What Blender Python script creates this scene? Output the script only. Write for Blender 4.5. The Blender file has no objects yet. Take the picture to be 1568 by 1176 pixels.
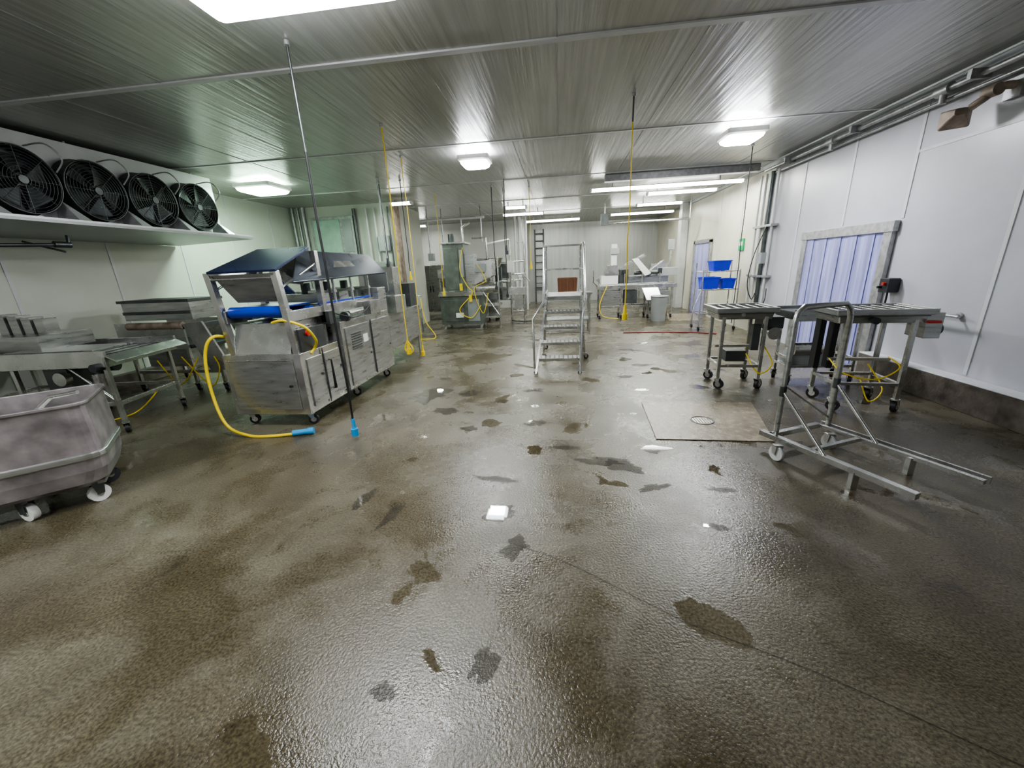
import bpy, math, random
from mathutils import Vector, Matrix
random.seed(4)
COL=bpy.context.scene.collection
try: bpy.context.scene.view_settings.look='AgX - Medium High Contrast'
except Exception: pass
# ------------------------------------------------------------------ materials
def mat(name,col,rough=.5,metal=0.,var=.12,scale=6.,bump=0.,bscale=40.,rvar=.1,emit=None,estr=0.,stretch=(1,1,1),alpha=1.,coat=0.):
    m=bpy.data.materials.new(name); m.use_nodes=True
    n=m.node_tree.nodes; l=m.node_tree.links; p=n['Principled BSDF']
    tc=n.new('ShaderNodeTexCoord'); mp=n.new('ShaderNodeMapping'); mp.inputs['Scale'].default_value=stretch
    l.new(tc.outputs['Object'],mp.inputs['Vector'])
    no=n.new('ShaderNodeTexNoise'); no.inputs['Scale'].default_value=scale; no.inputs['Detail'].default_value=5
    l.new(mp.outputs[0],no.inputs['Vector'])
    r=n.new('ShaderNodeValToRGB'); r.color_ramp.elements[0].position=.3; r.color_ramp.elements[1].position=.7
    c=Vector(col)
    r.color_ramp.elements[0].color=(*(c*(1-var)),1); r.color_ramp.elements[1].color=(*[min(1,x*(1+var)) for x in c],1)
    l.new(no.outputs['Fac'],r.inputs['Fac']); l.new(r.outputs[0],p.inputs['Base Color'])
    mr=n.new('ShaderNodeMapRange'); mr.inputs['To Min'].default_value=max(.02,rough-rvar); mr.inputs['To Max'].default_value=min(1,rough+rvar)
    l.new(no.outputs['Fac'],mr.inputs['Value']); l.new(mr.outputs[0],p.inputs['Roughness'])
    p.inputs['Metallic'].default_value=metal
    p.inputs['Coat Weight'].default_value=coat
    if alpha<1: p.inputs['Alpha'].default_value=alpha
    if emit:
        p.inputs['Emission Color'].default_value=(*emit,1); p.inputs['Emission Strength'].default_value=estr
    if bump:
        nb=n.new('ShaderNodeTexNoise'); nb.inputs['Scale'].default_value=bscale; l.new(mp.outputs[0],nb.inputs['Vector'])
        bm=n.new('ShaderNodeBump'); bm.inputs['Strength'].default_value=bump; bm.inputs['Distance'].default_value=.01
        l.new(nb.outputs['Fac'],bm.inputs['Height']); l.new(bm.outputs[0],p.inputs['Normal'])
    return m
STEEL=mat('stainless_steel',(.56,.56,.54),.27,.92,.16,5,.05,30)
STEEL2=mat('brushed_steel',(.46,.47,.46),.3,.88,.2,4,.05,60,stretch=(1,1,8))
DSTEEL=mat('dark_steel',(.11,.12,.12),.4,.8,.25,6)
GALV=mat('galvanised',(.40,.40,.40),.45,.7,.25,14)
TUBM=mat('tub_metal',(.32,.29,.295),.42,.6,.35,7,.15,12)
BLACK=mat('black_rubber',(.012,.012,.013),.5,0,.2)
DARK=mat('dark_plastic',(.028,.03,.034),.45)
WHITE=mat('white_plastic',(.75,.75,.72),.4,0,.05)
YEL=mat('yellow_cable',(.80,.60,.015),.45,0,.06)
BLUE=mat('blue_connector',(.03,.30,.62),.35,0,.1)
BLUEB=mat('blue_belt',(.008,.04,.36),.35,0,.1)
BIN=mat('blue_bin',(.012,.04,.66),.35,0,.1)
NAVY=mat('navy_lid',(.022,.035,.09),.25,.4,.2,3)
LIDG=mat('grey_lid',(.11,.125,.15),.3,.6,.25,3)
GREEN=mat('machine_steel_green',(.18,.20,.18),.36,.7,.25,5)
RED=mat('red_plastic',(.5,.03,.02),.4)
BROWN=mat('brown_cardboard',(.15,.065,.03),.7)
RUST=mat('rusty_metal',(.30,.24,.19),.6,.3,.45,9)
PIPE=mat('white_pipe',(.60,.61,.60),.4,.1,.08)
GREYP=mat('grey_panel',(.33,.35,.35),.4,.3,.12,3)
CASE=mat('evaporator_casing',(.58,.59,.59),.35,.2,.1,3)
WALLW=mat('wall_panel_white',(.50,.50,.54),.34,0,.10,1.2,.03,6)
WALLL=mat('wall_panel_left',(.58,.60,.53),.4,0,.09,1.0,.03,6)
WALLG=mat('wall_panel_grey',(.42,.43,.41),.35,.3,.12,2,.05,30,stretch=(4,4,.3))
WALLY=mat('wall_yellowed',(.58,.56,.46),.4,0,.14,1.4)
WALLB=mat('wall_panel_back',(.52,.53,.50),.4,0,.12,1.4)
TRIM=mat('seam_trim',(.60,.61,.62),.4,0,.05)
KERB=mat('kerb_concrete',(.11,.093,.08),.35,0,.4,9,.3,40)
PATCH=mat('patched_concrete',(.26,.215,.15),.25,0,.3,14,.3,90,rvar=.15)
FILM=mat('puddle_water',(.06,.055,.045),.03,0,.2,20,rvar=.01,alpha=.4)
CRACK=mat('floor_crack',(.035,.03,.024),.5)
STRIP=mat('pvc_strip',(.33,.34,.58),.18,0,.3,2.5,stretch=(1,6,.4),emit=(.32,.34,.8),estr=.07)  # weak bluish emission stands in for light from behind the strips
REDH=mat('red_hose',(.22,.03,.03),.5)
GLASSG=mat('green_glass',(.35,.5,.42),.15,.1)
EXITG=mat('green_sign',(.02,.35,.12),.4)
def emis(name,c,s):
    m=bpy.data.materials.new(name); m.use_nodes=True; p=m.node_tree.nodes['Principled BSDF']
    p.inputs['Base Color'].default_value=(.8,.8,.8,1); p.inputs['Emission Color'].default_value=(*c,1); p.inputs['Emission Strength'].default_value=s
    return m
LENS=emis('lamp_lens',(.92,.95,1),75); LENSB=emis('lamp_lens_large',(.95,.97,1),34); LENSG=emis('lamp_lens_green',(.70,1,.78),38); TUBEL=emis('lamp_tube',(.98,1,.94),32)

def ceil_mat():
    m=bpy.data.materials.new('ceiling_ribbed_metal'); m.use_nodes=True
    n=m.node_tree.nodes; l=m.node_tree.links; p=n['Principled BSDF']
    tc=n.new('ShaderNodeTexCoord')
    mp=n.new('ShaderNodeMapping'); mp.inputs['Scale'].default_value=(9,.35,1); l.new(tc.outputs['Object'],mp.inputs[0])
    no=n.new('ShaderNodeTexNoise'); no.inputs['Scale'].default_value=2.2; no.inputs['Detail'].default_value=6; l.new(mp.outputs[0],no.inputs[0])
    r=n.new('ShaderNodeValToRGB'); r.color_ramp.elements[0].color=(.38,.38,.36,1); r.color_ramp.elements[1].color=(.47,.47,.45,1)
    r.color_ramp.elements[0].position=.3; r.color_ramp.elements[1].position=.7
    l.new(no.outputs['Fac'],r.inputs[0])
    w=n.new('ShaderNodeTexWave'); w.wave_type='BANDS'; w.bands_direction='X'; w.wave_profile='SAW'; w.inputs['Scale'].default_value=3.2; w.inputs['Distortion'].default_value=0
    l.new(tc.outputs['Object'],w.inputs[0])
    wr=n.new('ShaderNodeValToRGB'); wr.color_ramp.elements[0].position=0; wr.color_ramp.elements[0].color=(.92,.92,.92,1); wr.color_ramp.elements[1].position=.12; wr.color_ramp.elements[1].color=(1,1,1,1)
    l.new(w.outputs['Fac'],wr.inputs[0])
    mx=n.new('ShaderNodeMix'); mx.data_type='RGBA'; mx.blend_type='MULTIPLY'; mx.inputs[0].default_value=1
    l.new(r.outputs[0],mx.inputs[6]); l.new(wr.outputs[0],mx.inputs[7]); l.new(mx.outputs[2],p.inputs['Base Color'])
    ad=n.new('ShaderNodeMath'); ad.operation='MULTIPLY_ADD'; ad.inputs[1].default_value=1.8; l.new(no.outputs['Fac'],ad.inputs[0]); l.new(wr.outputs[0],ad.inputs[2])
    b=n.new('ShaderNodeBump'); b.inputs['Strength'].default_value=.25; b.inputs['Distance'].default_value=.02; l.new(ad.outputs[0],b.inputs['Height']); l.new(b.outputs[0],p.inputs['Normal'])
    p.inputs['Metallic'].default_value=.3; p.inputs['Roughness'].default_value=.27
    return m
def floor_mat():
    m=bpy.data.materials.new('floor_wet_concrete'); m.use_nodes=True
    n=m.node_tree.nodes; l=m.node_tree.links; p=n['Principled BSDF']
    tc=n.new('ShaderNodeTexCoord')
    def noise(s,d=6,dist=0,rg=.55):
        q=n.new('ShaderNodeTexNoise'); q.inputs['Scale'].default_value=s; q.inputs['Detail'].default_value=d; q.inputs['Distortion'].default_value=dist; q.inputs['Roughness'].default_value=rg
        l.new(tc.outputs['Object'],q.inputs[0]); return q.outputs['Fac']
    def ramp(i,a,b,ca,cb):
        r=n.new('ShaderNodeValToRGB'); r.color_ramp.elements[0].position=a; r.color_ramp.elements[1].position=b
        r.color_ramp.elements[0].color=(*ca,1); r.color_ramp.elements[1].color=(*cb,1); l.new(i,r.inputs[0]); return r.outputs[0]
    def mix(a,b,f,bt='MIX'):
        q=n.new('ShaderNodeMix'); q.data_type='RGBA'; q.blend_type=bt
        if isinstance(f,float): q.inputs[0].default_value=f
        else: l.new(f,q.inputs[0])
        l.new(a,q.inputs[6]); l.new(b,q.inputs[7]); return q.outputs[2]
    big=noise(.55,5,.6); mid=noise(1.9,7,.5,.6); fine=noise(85,3); wet=noise(1.25,8,.35,.6); spl=noise(4.0,8,.4,.6); pud=noise(2.3,5,.3,.45)
    c1=ramp(big,.35,.65,(.110,.092,.060),(.165,.152,.115))
    c2=ramp(mid,.35,.7,(.64,.62,.56),(1.12,1.12,1.12))
    c=mix(c1,c2,.9,'MULTIPLY')
    sp=ramp(fine,.35,.7,(.5,.5,.5),(1.5,1.5,1.45))
    c=mix(c,sp,.85,'MULTIPLY')
    wm=ramp(wet,.44,.58,(0,0,0),(1,1,1))
    wc=ramp(wet,.44,.58,(1,1,1),(.66,.62,.53))
    c=mix(c,wc,1.0,'MULTIPLY')
    stc=ramp(spl,.62,.72,(1,1,1),(.6,.58,.54)); c=mix(c,stc,1.0,'MULTIPLY')
    l.new(c,p.inputs['Base Color'])
    sm=ramp(spl,.58,.66,(0,0,0),(1,1,1))
    rr=n.new('ShaderNodeMapRange'); rr.inputs['To Min'].default_value=.36; rr.inputs['To Max'].default_value=.17; l.new(wm,rr.inputs[0])
    r2=n.new('ShaderNodeMapRange'); r2.inputs['To Min'].default_value=1; r2.inputs['To Max'].default_value=.5; l.new(sm,r2.inputs[0])
    mu=n.new('ShaderNodeMath'); mu.operation='MULTIPLY'; l.new(rr.outputs[0],mu.inputs[0]); l.new(r2.outputs[0],mu.inputs[1])
    pm=ramp(pud,.62,.65,(1,1,1),(.12,.12,.12)); m3=n.new('ShaderNodeMath'); m3.operation='MULTIPLY'; l.new(mu.outputs[0],m3.inputs[0]); l.new(pm,m3.inputs[1])
    l.new(m3.outputs[0],p.inputs['Roughness'])
    p.inputs['Specular IOR Level'].default_value=.7
    b=n.new('ShaderNodeBump'); b.inputs['Distance'].default_value=.006; l.new(fine,b.inputs['Height'])
    m4=n.new('ShaderNodeMath'); m4.operation='MULTIPLY'; m4.inputs[1].default_value=.45; l.new(pm,m4.inputs[0]); l.new(m4.outputs[0],b.inputs['Strength'])
    l.new(b.outputs[0],p.inputs['Normal'])
    return m
CEIL=ceil_mat(); FLOOR=floor_mat()

# ------------------------------------------------------------------ mesh builder
class B:
    def __init__(s,name,o=(0,0,0),M=None):
        s.name=name; s.o=Vector(o); s.v=[]; s.f=[]; s.mi=[]; s.sm=[]; s.mats=[]; s.M=M or Matrix()
    def _m(s,m):
        if m not in s.mats: s.mats.append(m)
        return s.mats.index(m)
    def add(s,vs,fs,m,smooth=False):
        k=len(s.v); s.v+=[s.M@Vector(v) for v in vs]; i=s._m(m)
        for f in fs: s.f.append([k+a for a in f]); s.mi.append(i); s.sm.append(smooth)
    def box(s,x0,x1,y0,y1,z0,z1,m):
        vs=[(x,y,z) for z in (z0,z1) for x,y in ((x0,y0),(x1,y0),(x1,y1),(x0,y1))]
        s.add(vs,[(3,2,1,0),(4,5,6,7),(0,1,5,4),(1,2,6,5),(2,3,7,6),(3,0,4,7)],m)
    def plate(s,p,t,m,m2=None):
        p=[Vector(a) for a in p]; nn=(p[1]-p[0]).cross(p[-1]-p[0]).normalized()*t; k=len(p)
        s.add(p+[a-nn for a in p],[tuple(range(k))]+[(i,i+k,(i+1)%k+k,(i+1)%k) for i in range(k)],m)
        s.add([a-nn for a in p],[tuple(reversed(range(k)))],m2 or m)
    def prism(s,a,b,m):
        k=len(a); s.add(list(a)+list(b),[tuple(range(k)),tuple(range(2*k-1,k-1,-1))]+[(i,i+k,(i+1)%k+k,(i+1)%k) for i in range(k)],m)
    def tube(s,pts,r,m,n=8,smooth=0,r2=None,cap=True):
        P=[Vector(p) for p in pts]
        if smooth:
            Q=[]
            for i in range(len(P)-1):
                a=P[max(0,i-1)];b=P[i];c=P[i+1];d=P[min(len(P)-1,i+2)]
                for j in range(smooth):
                    t=j/smooth; Q.append(.5*((2*b)+(c-a)*t+(2*a-5*b+4*c-d)*t*t+(3*b-a-3*c+d)*t**3))
            Q.append(P[-1]); P=Q
        vs=[];fs=[]; T0=(P[1]-P[0]).normalized(); u=T0.orthogonal().normalized()
        K=len(P)
        for i in range(K):
            t=(P[min(K-1,i+1)]-P[max(0,i-1)]).normalized()
            if t.length<1e-6: t=T0
            u=(u-t*u.dot(t)); u=u.normalized() if u.length>1e-6 else t.orthogonal().normalized()
            w=t.cross(u); rr=r if r2 is None else r+(r2-r)*i/(K-1)
            if 0<i<K-1:
                ca=(P[i]-P[i-1]).normalized().dot(t); rr=rr/max(ca,.6)
            for j in range(n):
                a=2*math.pi*j/n; vs.append(P[i]+u*math.cos(a)*rr+w*math.sin(a)*rr)
        for i in range(K-1):
            for j in range(n): fs.append((i*n+j,i*n+(j+1)%n,(i+1)*n+(j+1)%n,(i+1)*n+j))
        s.add(vs,fs,m,True)
        if cap:
            s.add(vs[:n],[tuple(reversed(range(n)))],m); s.add(vs[-n:],[tuple(range(n))],m)
    def cyl(s,a,b,r,m,n=16,r2=None): s.tube([a,b],r,m,n,0,r2)
    def ring(s,c,ax,R,r,m,n=24,k=6):
        c=Vector(c); ax=Vector(ax).normalized(); u=ax.orthogonal().normalized(); w=ax.cross(u); vs=[];fs=[]
        for i in range(n):
            a=2*math.pi*i/n; d=u*math.cos(a)+w*math.sin(a)
            for j in range(k):
                t=2*math.pi*j/k; vs.append(c+d*(R+r*math.cos(t))+ax*r*math.sin(t))
        for i in range(n):
            for j in range(k): fs.append((i*k+j,((i+1)%n)*k+j,((i+1)%n)*k+(j+1)%k,i*k+(j+1)%k))
        s.add(vs,fs,m,True)
    def loft(s,rings,m,cap0=False,cap1=False,smooth=False):
        n=len(rings[0]); vs=[v for r in rings for v in r]; fs=[]
        for i in range(len(rings)-1):
            for j in range(n): fs.append((i*n+j,i*n+(j+1)%n,(i+1)*n+(j+1)%n,(i+1)*n+j))
        s.add(vs,fs,m,smooth)
        if cap0: s.add(rings[0],[tuple(reversed(range(n)))],m)
        if cap1: s.add(rings[-1],[tuple(range(n))],m)
    def caster(s,x,y,h,r=.05,ang=0,wm=None,fm=None):
        fm=fm or STEEL; wm=wm or BLACK
        d=Vector((math.cos(ang),math.sin(ang),0)); ax=Vector((-d.y,d.x,0)); c=Vector((x,y,r))+d*.02
        s.cyl(c-ax*.018,c+ax*.018,r,wm,18); s.cyl(c-ax*.022,c+ax*.022,r*.55,fm,14); s.cyl(c-ax*.032,c+ax*.032,.008,fm,8)
        for q in (-1,1):
            o=ax*q*.027; top=Vector((x,y,2*r+.015))
            s.plate([c+o-d*.015,c+o+d*.015,top+o+d*.03,top+o-d*.03],.004,fm)
        s.cyl((x,y,2*r+.01),(x,y,2*r+.02),.036,fm,12); s.cyl((x,y,2*r+.01),(x,y,h),.013,fm,10)
    def done(s,bevel=0.):
        me=bpy.data.meshes.new(s.name); me.from_pydata([v-s.o for v in s.v],[],s.f)
        for m in s.mats: me.materials.append(m)
        for p,i,q in zip(me.polygons,s.mi,s.sm): p.material_index=i; p.use_smooth=q
        me.update(); o=bpy.data.objects.new(s.name,me); o.location=s.o; COL.objects.link(o)
        if bevel:
            b=o.modifiers.new('b','BEVEL'); b.width=bevel; b.segments=2; b.limit_method='ANGLE'; b.angle_limit=math.radians(50); b.harden_normals=False
        return o
def rrect(cx,cy,w,d,r,z,n=4):
    out=[]
    for sx,sy,a0 in ((1,1,0),(-1,1,90),(-1,-1,180),(1,-1,270)):
        for i in range(n+1):
            a=math.radians(a0+90*i/n); out.append((cx+sx*(w/2-r)+r*math.cos(a),cy+sy*(d/2-r)+r*math.sin(a),z))
    return out
def RT(x,y,deg): return Matrix.Translation((x,y,0))@Matrix.Rotation(math.radians(deg),4,'Z')

# ------------------------------------------------------------------ room shell
XL,XR,YB,YF,H=-6.6,3.93,-2.5,17.0,3.1
HT=H-.003
b=B('floor'); b.box(XL-.15,XR+.15,YB-.15,YF+.15,-.15,0,FLOOR); b.done()
b=B('ceiling'); b.box(XL-.15,XR+.15,YB-.15,YF+.15,H,H+.15,CEIL); b.done()
b=B('wall_left'); b.box(XL-.15,XL,YB,YF,0,H,WALLL); b.done()
b=B('wall_right'); b.box(XR,XR+.15,YB,8.3,0,H,WALLW); b.box(XR,XR+.15,8.3,YF,0,H,WALLY); b.done()
b=B('wall_rear'); b.box(XL,XR,YB-.15,YB,0,H,WALLB); b.done()
b=B('wall_far'); b.box(-1.2,XR,YF,YF+.15,0,H,WALLG); b.box(XL,-1.2,14.9,15.05,0,H,WALLB); b.box(-1.3,-1.2,15.05,YF,0,H,WALLB); b.done()
b=B('wall_partition'); b.box(XL,-3.95,9.7,9.85,0,H,WALLL); b.box(-4.1,-3.95,9.85,11.6,0,H,WALLL); b.done()
b=B('trim_ceiling_seams')
b.box(XL,XR-.1,3.47,3.53,H-.012,H,TRIM)
for y in (5.78,8.2,10.6,13.0,.9,-1.4): b.box(XL,XR-.1,y-.02,y+.02,H-.008,H,CASE)
for x,y0,y1 in ((-4.4,-2.5,17),(-2.2,3.5,17),(0,0.9,5.78),(1.1,3.5,8.2),(2.2,-2.5,3.5),(3.2,-2.5,8.2),(-3.3,-2.5,3.5),(-.6,5.78,17)): b.box(x-.005,x+.005,y0,y1,H-.004,H,GREYP)
b.done()
b=B('trim_cove_right'); b.box(XR-.05,XR,YB,YF,H-.06,H,GREYP); b.done()
b=B('trim_wall_seams')
for y in (2.9,4.1,7.35,8.3,9.5,10.7,13.0): b.box(XR-.008,XR,y-.018,y+.018,.3 if y<5.3 else 0,H-.06,TRIM)
b.box(XR-.008,XR,5.25,5.29,1.84,H-.06,TRIM); b.box(XR-.008,XR,6.25,6.29,1.84,H-.06,TRIM)
b.box(XR-.006,XR,-2,4.08,2.5,2.53,TRIM); b.box(XR-.006,XR,4.12,5.25,2.5,2.53,TRIM)
for y in (2.9,4.1,5.3,6.5,7.7,8.9): b.box(XL,XL+.008,y-.018,y+.018,0,H,TRIM)
b.done()
b=B('baseboard_right'); b.box(XR-.16,XR,YB,5.25,0,.27,KERB); b.box(XR-.165,XR,YB,5.25,.27,.285,TRIM); b.done(.006)
b=B('baseboard_left'); b.box(XL,XL+.12,YB,9.6,0,.2,KERB); b.done(.006)
b=B('door_1',(XR,6.2,0))
b.box(XR-.06,XR-.009,5.30,5.42,0,1.8,GALV); b.box(XR-.06,XR-.009,6.93,7.05,0,1.8,GALV); b.box(XR-.07,XR-.009,5.28,7.07,1.7,1.82,GALV)
y=5.42; i=0
while y<6.92:
    x=XR-.02-.012*(i%2); b.plate([(x,y,.02),(x,min(y+.17,6.93),.02),(x-.01,min(y+.17,6.93),1.7),(x-.01,y,1.7)],.003,STRIP); y+=.15; i+=1
b.box(XR-.013,XR-.009,5.42,6.93,0,1.7,DSTEEL)
b.done(.003)
b=B('door_2',(XR,11.6,0))
b.box(XR-.06,XR-.009,11.0,11.1,0,1.95,GALV); b.box(XR-.06,XR-.009,12.2,12.3,0,1.95,GALV); b.box(XR-.06,XR-.009,11.0,12.3,1.88,1.98,GALV); b.box(XR-.03,XR-.009,11.1,12.2,0,1.88,STRIP)
b.done(.003)
b=B('wall_sign',(XR-.02,9.3,1.75)); b.box(XR-.03,XR-.005,9.2,9.42,1.62,1.86,EXITG); b.box(XR-.033,XR-.03,9.24,9.38,1.72,1.8,WHITE); b.done()
b=B('wall_column'); b.box(XR-.22,XR-.01,13.1,13.4,0,HT,PIPE); b.done(.01)
b=B('ceiling_conduit',(3.8,3,3))
b.tube([(3.80,-2,2.98),(3.80,8.4,2.98)],.028,GALV); b.tube([(3.86,-2,2.90),(3.86,8.2,2.90)],.018,GALV); b.tube([(3.72,-2,3.05),(3.72,10,3.05)],.012,PIPE)
for y in (1.5,3.1,4.6,6.1,7.6): b.box(3.7,3.87,y-.02,y+.02,2.94,3.02,GALV)
for y in (4.95,6.6): b.cyl((3.80,y-.07,2.98),(3.80,y+.07,2.98),.05,GALV); b.cyl((3.8,y,2.98),(3.8,y,2.86),.03,GALV)
b.done()
b=B('wall_pipes',(3.85,8.2,1.5))
for y,r,z0 in ((8.0,.02,.5),(8.2,.04,.35),(8.42,.025,.3),(8.6,.02,.6)): b.tube([(3.84,y,z0),(3.84,y,2.93)],r,PIPE if r<.03 else DSTEEL)
b.box(3.8,3.92,7.95,8.65,2.0,2.04,GALV); b.box(3.8,3.92,7.95,8.65,1.1,1.14,GALV)
b.box(3.8,3.92,8.15,8.3,1.35,1.55,GREYP)
b.tube([(3.84,8.0,.5),(3.75,7.9,.4),(3.8,7.8,.7),(3.85,7.9,.9)],.008,BLACK,6,6)
b.tube([(3.80,8.1,2.0),(3.6,8.0,1.5),(3.55,8.0,1.0),(3.7,8.1,.7),(3.8,8.2,.8)],.008,BLACK,6,6)
b.done()
b=B('beam_ceiling',(3,9,3)); b.box(.9,3.68,8.35,8.5,2.98,HT,GALV); b.done(.005)
b=B('wall_floodlight',(3.8,4.6,2.7))
b.box(3.88,3.92,4.30,4.44,2.70,2.86,GALV); b.tube([(3.9,4.36,2.80),(3.80,4.38,2.80),(3.74,4.44,2.74),(3.72,4.52,2.70)],.032,RUST,10,4)
b.cyl((3.76,4.35,2.78),(3.76,4.46,2.78),.05,RUST)
M0=b.M; b.M=Matrix.Translation((3.70,4.62,2.66))@Matrix.Rotation(math.radians(60),4,'Z')@Matrix.Rotation(math.radians(100),4,'Y')
b.loft([rrect(0,0,.06,.07,.02,-.1),rrect(0,0,.11,.14,.02,-.03),rrect(0,0,.17,.21,.02,.06)],RUST,True,False); b.loft([rrect(0,0,.15,.19,.02,.05),rrect(0,0,.15,.19,.02,.051)],PIPE,True,True)
b.M=M0; b.done()
b=B('wall_switch_box',(3.85,5.15,1.1))
b.box(3.80,3.92,5.08,5.22,1.02,1.18,DARK); b.cyl((3.77,5.13,1.12),(3.80,5.13,1.12),.018,RED); b.cyl((3.76,5.18,1.08),(3.8,5.18,1.08),.015,BLACK)
b.tube([(3.86,5.15,1.02),(3.86,5.15,.85)],.01,BLACK); b.done(.005)
b=B('wall_hose_rail',(3.85,4.8,.85)); b.tube([(3.82,4.2,.85),(3.82,5.2,.85)],.014,GALV)
for y in (4.3,5.15): b.cyl((3.82,y,.85),(3.92,y,.85),.012,GALV); b.cyl((3.905,y,.85),(3.92,y,.85),.03,GALV)
b.done()
# ------------------------------------------------------------------ lights
def lamp(o,loc,sx,sy,p,c,rot=(0,0,0)):
    L=bpy.data.lights.new('lamp','AREA'); L.shape='RECTANGLE'; L.size=sx; L.size_y=sy; L.energy=p; L.color=c
    q=bpy.data.objects.new('lamp_source',L); COL.objects.link(q); q.parent=o; q.location=Vector(loc)-o.location; q.rotation_euler=rot
def box_light(x,y,sx,sy,p,c=(.93,.97,1),lens=LENS,drop=.003,nm='ceiling_light'):
    b=B(nm,(x,y,H)); z=H-drop
    if drop>.01:
        for dx in (-sx*.35,sx*.35): b.cyl((x+dx,y,z),(x+dx,y,HT),.01,GALV)
    b.loft([rrect(x,y,sx+.08,sy+.08,.03,z),rrect(x,y,sx+.08,sy+.08,.03,z-.05),rrect(x,y,sx+.02,sy+.02,.03,z-.07)],WHITE,False,False)
    b.loft([rrect(x,y,sx+.02,sy+.02,.03,z-.07),rrect(x,y,sx,sy,.04,z-.10),rrect(x,y,sx-.08,sy-.08,.03,z-.125)],lens,False,True,True)
    o=b.done(); lamp(o,(x,y,z-.135),sx-.06,sy-.06,p,c)
box_light(-1.45,2.38,1.16,.6,30,lens=LENSB)
box_light(-1.18,6.16,.36,.34,58,drop=.08)
box_light(2.34,5.95,.40,.34,55,(.9,.92,1),drop=.08)
box_light(-5.15,6.95,.6,.55,55,(.72,1,.80),LENSG,drop=.05)
box_light(-3.4,-.9,1.15,.5,60,lens=LENSB)  # unseen fixture behind the camera, added as ambient fill
def tube_light(x0,x1,y,p=30,z=2.98):
    xm=(x0+x1)/2; b=B('fluorescent_light',(xm,y,z))
    b.prism([(x0,y-.05,z),(x0,y+.05,z),(x0,y+.09,z-.02),(x0,y-.09,z-.02)],[(x1,y-.05,z),(x1,y+.05,z),(x1,y+.09,z-.02),(x1,y-.09,z-.02)],WHITE)
    for dx in (.15,.85): xx=x0+(x1-x0)*dx; b.cyl((xx,y,z),(xx,y,H-.012),.012,GALV)
    for q in (-.045,.045): b.cyl((x0+.03,y+q,z-.045),(x1-.03,y+q,z-.045),.022,TUBEL,10)
    for xx in (x0,x1-.03): b.box(xx,xx+.03,y-.08,y+.08,z-.07,z-.02,WHITE)
    o=b.done(); lamp(o,(xm,y,z-.08),x1-x0,.1,p,(.97,1,.94))
for a in ((.67,3.68,9.0,55),(2.0,3.5,9.9,28),(2.1,3.3,11.7,28),(1.65,3.6,13.6,32),(-1.35,-.8,10.7,18),(-1.6,-.4,12.1,30),(-1.1,.74,14.2,34),(-5.0,-4.4,13.6,32),(-3.7,-3.2,9.0,20)): tube_light(*a)

# ------------------------------------------------------------------ evaporator
b=B('evaporator_cooler',(-5.9,4.4,2.6))
b.box(-6.5,-5.52,2.4,6.25,2.2,3.05,CASE)
b.plate([(-6.55,2.3,2.12),(-5.1,2.3,2.16),(-5.1,6.4,2.16),(-6.55,6.4,2.12)],.03,GREYP)
b.box(-5.13,-5.1,2.3,6.4,2.13,2.18,CASE)
for yc in (3.05,3.72,4.39,5.06,5.73):
    zc=2.55; R=.315; cx=-5.5
    def circ(x,r,n=32): return [(x,yc+r*math.cos(2*math.pi*i/n),zc+r*math.sin(2*math.pi*i/n)) for i in range(n)]
    b.loft([circ(cx,.34),circ(cx+.06,.325),circ(cx+.16,.32),circ(cx+.16,.31),circ(cx+.02,.30),circ(cx+.01,.03)],DARK,False,True)
    b.ring((cx+.16,yc,zc),(1,0,0),.317,.008,DSTEEL,32)
    for r in (.06,.09,.12,.15,.18,.21,.24,.27,.30): b.ring((cx+.17,yc,zc),(1,0,0),r,.003,DSTEEL,28,4)
    for k in range(8):
        a=k*math.pi/4; b.tube([(cx+.17,yc+.05*math.cos(a),zc+.05*math.sin(a)),(cx+.165,yc+.31*math.cos(a),zc+.31*math.sin(a))],.004,DSTEEL,5)
    b.cyl((cx+.02,yc,zc),(cx+.13,yc,zc),.06,DARK); b.cyl((cx+.15,yc,zc),(cx+.175,yc,zc),.04,DSTEEL)
    for k in range(5):
        a=k*2*math.pi/5+yc; a2=a+.75
        b.plate([(cx+.05,yc+.06*math.cos(a),zc+.06*math.sin(a)),(cx+.05,yc+.28*math.cos(a-.1),zc+.28*math.sin(a-.1)),(cx+.12,yc+.28*math.cos(a2),zc+.28*math.sin(a2)),(cx+.12,yc+.06*math.cos(a2),zc+.06*math.sin(a2))],.006,DSTEEL)
    b.tube([(cx+.02,yc+.2,zc+.36),(cx+.2,yc+.26,zc+.38),(cx+.26,yc+.33,zc+.25),(cx+.18,yc+.30,zc+.12)],.008,GALV,6,6)
    b.prism([(cx,yc+.30,2.18),(cx,yc+.37,2.18),(cx,yc+.335,2.42)],[(cx+.32,yc+.27,2.18),(cx+.32,yc+.40,2.18),(cx+.05,yc+.335,2.42)],CASE)
for y in (2.8,4.4,6.0):
    b.cyl((-5.6,y,3.03),(-5.6,y,H-.014),.012,GALV); b.cyl((-6.4,y,3.03),(-6.4,y,H-.014),.012,GALV)
b.done(.003)
b=B('drain_pipe',(-5.8,3.6,2)); b.tube([(-6.57,2.6,1.93),(-5.75,3.4,1.93),(-5.6,4.1,1.96),(-5.6,4.12,2.06)],.02,DSTEEL); b.cyl((-5.62,3.98,1.96),(-5.6,4.12,1.96),.035,DSTEEL); b.tube([(-5.6,4.05,1.88),(-5.9,3.9,2.0)],.012,DSTEEL)
b.done()

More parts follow.
